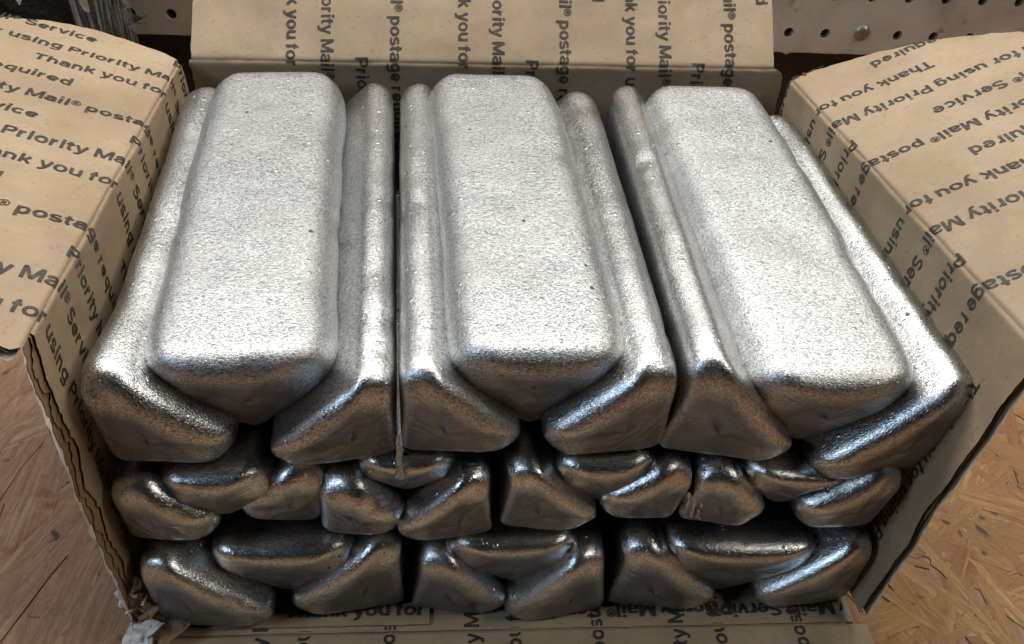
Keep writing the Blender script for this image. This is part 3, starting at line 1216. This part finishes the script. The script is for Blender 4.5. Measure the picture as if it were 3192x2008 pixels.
side_bar('bR3', "rightmost ingot of the bottom layer, slanted face towards the left", 'R', .1430, .1375, ZB, .0530, .0072, .0015, .195, 6, G3)
top_bar('bT1', "leftmost face-up ingot of the bottom layer, wedged between two others", -.0860, -.0900, .0445, .0445, .0800, .0080, .0030, .197, 7, G3, er=.0085, **T_)
top_bar('bT2', "middle face-up ingot of the bottom layer, wedged between two others", .0005, -.0045, .0450, .0450, .0770, .0080, .0045, .197, 8, G3, er=.0085, **T_)
top_bar('bT3', "wide rightmost face-up ingot of the bottom layer, with speckled skin", .0905, .0870, .0405, .0405, .0890, .0080, .0035, .197, 9, G3, roll=3.5, er=.0085, **T_)
# middle layer -------------------------------------------------------------
side_bar('mL1', "leftmost small ingot of the middle layer, against the left carton wall", 'L', -.1392, -.1410, .0480, .0465, .0090, .0030, .192, 11, G2, roll=-3, er=.009, low=.004)
side_bar('mR1', "small middle layer ingot with slanted face left, at the right of the leftmost trio", 'R', -.0710, -.0750, .0515, .0420, .0080, .0075, .192, 12, G2, roll=9, er=.008, low=.003)
side_bar('mL2', "small middle layer ingot with slanted face right, at the left of the second trio", 'L', -.0712, -.0745, .0490, .0440, .0095, .0040, .192, 13, G2, wave=2.4, roll=2, er=.010, low=.006)
side_bar('mR2', "small middle layer ingot with slanted face left, at the right of the second trio", 'R', -.0076, -.0130, .0490, .0440, .0064, .0030, .192, 14, G2, roll=-3, er=.006, low=.0018)
side_bar('mL3', "small middle layer ingot with slanted face right, at the left of the third trio", 'L', -.0060, -.0105, .0530, .0445, .0062, .0040, .193, 15, G2, roll=3, er=.006, low=.0018)
side_bar('mR3', "small middle layer ingot with slanted face left, at the right of the third trio", 'R', .0600, .0540, .0515, .0440, .0088, .0055, .192, 16, G2, roll=10, er=.009, low=.003)
side_bar('mL4', "small middle layer ingot with crumpled flash at its corner, left of the rightmost trio", 'L', .0612, .0565, .0530, .0425, .0078, .0060, .192, 17, G2, roll=8, er=.008)
side_bar('mR4', "rightmost small ingot of the middle layer, beside the right carton wall", 'R', .1390, .1320, .0465, .0470, .0084, .0045, .192, 18, G2, roll=8, er=.009, low=.004)
top_bar('mT1', "leftmost face-up small ingot of the middle layer, chipped at its lower edge", -.1050, -.1080, .0850, .0870, .0730, .0084, .0030, .193, 19, G2, roll=-4, er=.0085, kd=.75, slant=.4, plan=.015, planf=.8, nicks=((-.008, .002, -.003, .0024, .003), (.012, .002, -.004, .0026, .003)))
top_bar('mT2', "face-up small ingot of the middle layer under the first gap of the top layer", -.0390, -.0440, .0880, .0870, .0610, .0064, .0075, .195, 20, G2, er=.007, kd=.75, slant=.5, plan=.015, planf=.8)
top_bar('mT3', "face-up small ingot of the middle layer below the middle top trio", .0310, .0265, .0870, .0870, .0700, .0084, .0065, .195, 21, G2, roll=-3, er=.009, kd=.8, slant=.4, plan=.015, planf=.8)
top_bar('mT4', "rightmost face-up small ingot of the middle layer, half hidden by the big right ingot", .1050, .1000, .0780, .0820, .0700, .0070, .0080, .193, 22, G2, roll=6, er=.007, kd=.8, slant=.5, plan=.015, planf=.8)
# top layer ----------------------------------------------------------------
TT = dict(wave=1.7, kd=.90, slant=.36, plan=.024, planf=.66, bulge=.0012, bow=.006, low=.0060)
side_bar('tL1', "leftmost top layer ingot with slanted face right, against the left carton wall", 'L', -.1358, -.1460, .0880, .0530, .0085, .0035, .2065, 31, G1, z0b=.0960, flare=.0055, er=.010)
side_bar('tR1', "top layer ingot with slanted face left, touching the left capping ingot's right side", 'R', -.0416, -.0510, .0870, .0510, .0066, .0040, .2110, 32, G1, z0b=.0955, er=.007, low=.002)
side_bar('tL2', "top layer ingot with slanted face right, touching the middle capping ingot's left side", 'L', -.0405, -.0480, .0910, .0505, .0072, .0055, .2115, 33, G1, z0b=.0975, er=.008, low=.002)
side_bar('tR2', "top layer ingot with slanted face left, touching the middle capping ingot's right side", 'R', .0502, .0465, .0900, .0545, .0084, .0050, .2090, 34, G1, z0b=.0940, er=.0095)
side_bar('tL3', "dark-sided top layer ingot with slanted face right, left of the right capping ingot", 'L', .0480, .0470, .0885, .0570, .0070, .0060, .2100, 46, G1, roll=6, z0b=.0940, low=.002)
side_bar('tR3', "big rightmost top layer ingot with bright slanted face, beside the right carton wall", 'R', .1562, .1405, .0750, .0605, .0078, .0050, .2000, 36, G1, z0b=.0820, er=.0085)
top_bar('tT1', "left of the three bright capping ingots, lying face up on top", -.0910, -.1040, .1320, .1405, .1015, .0122, .0090, .2125, 37, G1, er=.0120, sway=-.0015, **TT)
top_bar('tT2', "middle of the three bright capping ingots, lying face up on top", .0055, -.0052, .1350, .1420, .1010, .0122, .0085, .2125, 38, G1, roll=1.5, er=.0120, sway=.0012, **TT)
top_bar('tT3', "right of the three bright capping ingots, lying face up on top", .1048, .0960, .1270, .1400, .1015, .0122, .0050, .2105, 39, G1, roll=1, er=.0120, sway=.0015, **TT)


# ------------------------------------------------------------------ casting flash and a frozen drip
def drip(parent, p0, p1, sd):
    vs, fs = [], []
    n, K = 26, 10
    for j in range(n + 1):
        u = j / n
        c = V(p0).lerp(V(p1), u)
        c.x += .0006 * nz(u * 9, sd)
        c.y += .0005 * nz(u * 9, sd + 4)
        r_ = lerp(.0007, .0011, u) * (1 + .35 * nz(u * 22, sd + 2))
        if u > .86:
            r_ *= 1 + 1.1 * math.sin((u - .86) / .14 * math.pi * .75)
        if j in (0, n):
            r_ *= .3
        for a in range(K):
            th = 2 * math.pi * a / K
            vs.append((c.x + r_ * math.cos(th), c.y + r_ * math.sin(th), c.z))
    for j in range(n):
        for a in range(K):
            b = (a + 1) % K
            fs.append((j * K + a, j * K + b, (j + 1) * K + b, (j + 1) * K + a))
    fs.append(tuple(range(K)))
    fs.append(tuple(n * K + a for a in range(K))[::-1])
    o = link("frozen_drip", mesh("frozen_drip", vs, fs), M['frost'])
    o.parent = parent
    o.matrix_parent_inverse = parent.matrix_world.inverted()
    return o


def flash(parent, c, sx, sz, sd, yaw=0.0):
    """crinkled fin of metal that leaked at the mould edge"""
    vs, fs = [], []
    nx, nz_ = 16, 10
    for side in (0, 1):
        for j in range(nz_ + 1):
            for i in range(nx + 1):
                u, v = i / nx - .5, j / nz_ - .5
                e = 1 + .25 * nz(u * 5, v * 5, sd)
                x = u * sx * e + .0012 * nz(v * 7, sd)
                z = v * sz * e
                y = -.0016 * math.cos(u * 19 + 2 * nz(v * 3, sd)) * (1 - (2 * v) ** 4) * .6 + .0010 * nz(u * 6, v * 9, sd + 3)
                y -= .0012 * max(0, 1 - 4 * (u * u + v * v))
                if side:
                    y = .004
                p = Matrix.Rotation(yaw, 3, 'Z') @ V((x, y, z))
                vs.append(V(c) + p)
    m = (nx + 1) * (nz_ + 1)
    for j in range(nz_):
        for i in range(nx):
            a = j * (nx + 1) + i
            fs.append((a, a + 1, a + nx + 2, a + nx + 1))
            fs.append((m + a, m + a + nx + 1, m + a + nx + 2, m + a + 1))
    o = link("casting_flash", mesh("casting_flash", vs, fs), M['metal'])
    o.parent = parent
    o.matrix_parent_inverse = parent.matrix_world.inverted()
    return o


bpy.context.view_layer.update()
drip(BARS['tR1'], (-.0413, .0062, .1085), (-.0408, .0055, .0885), 3.0)
flash(BARS['mL4'], (.0655, .0125, .0630), .0075, .0130, 2.0, yaw=-.25)
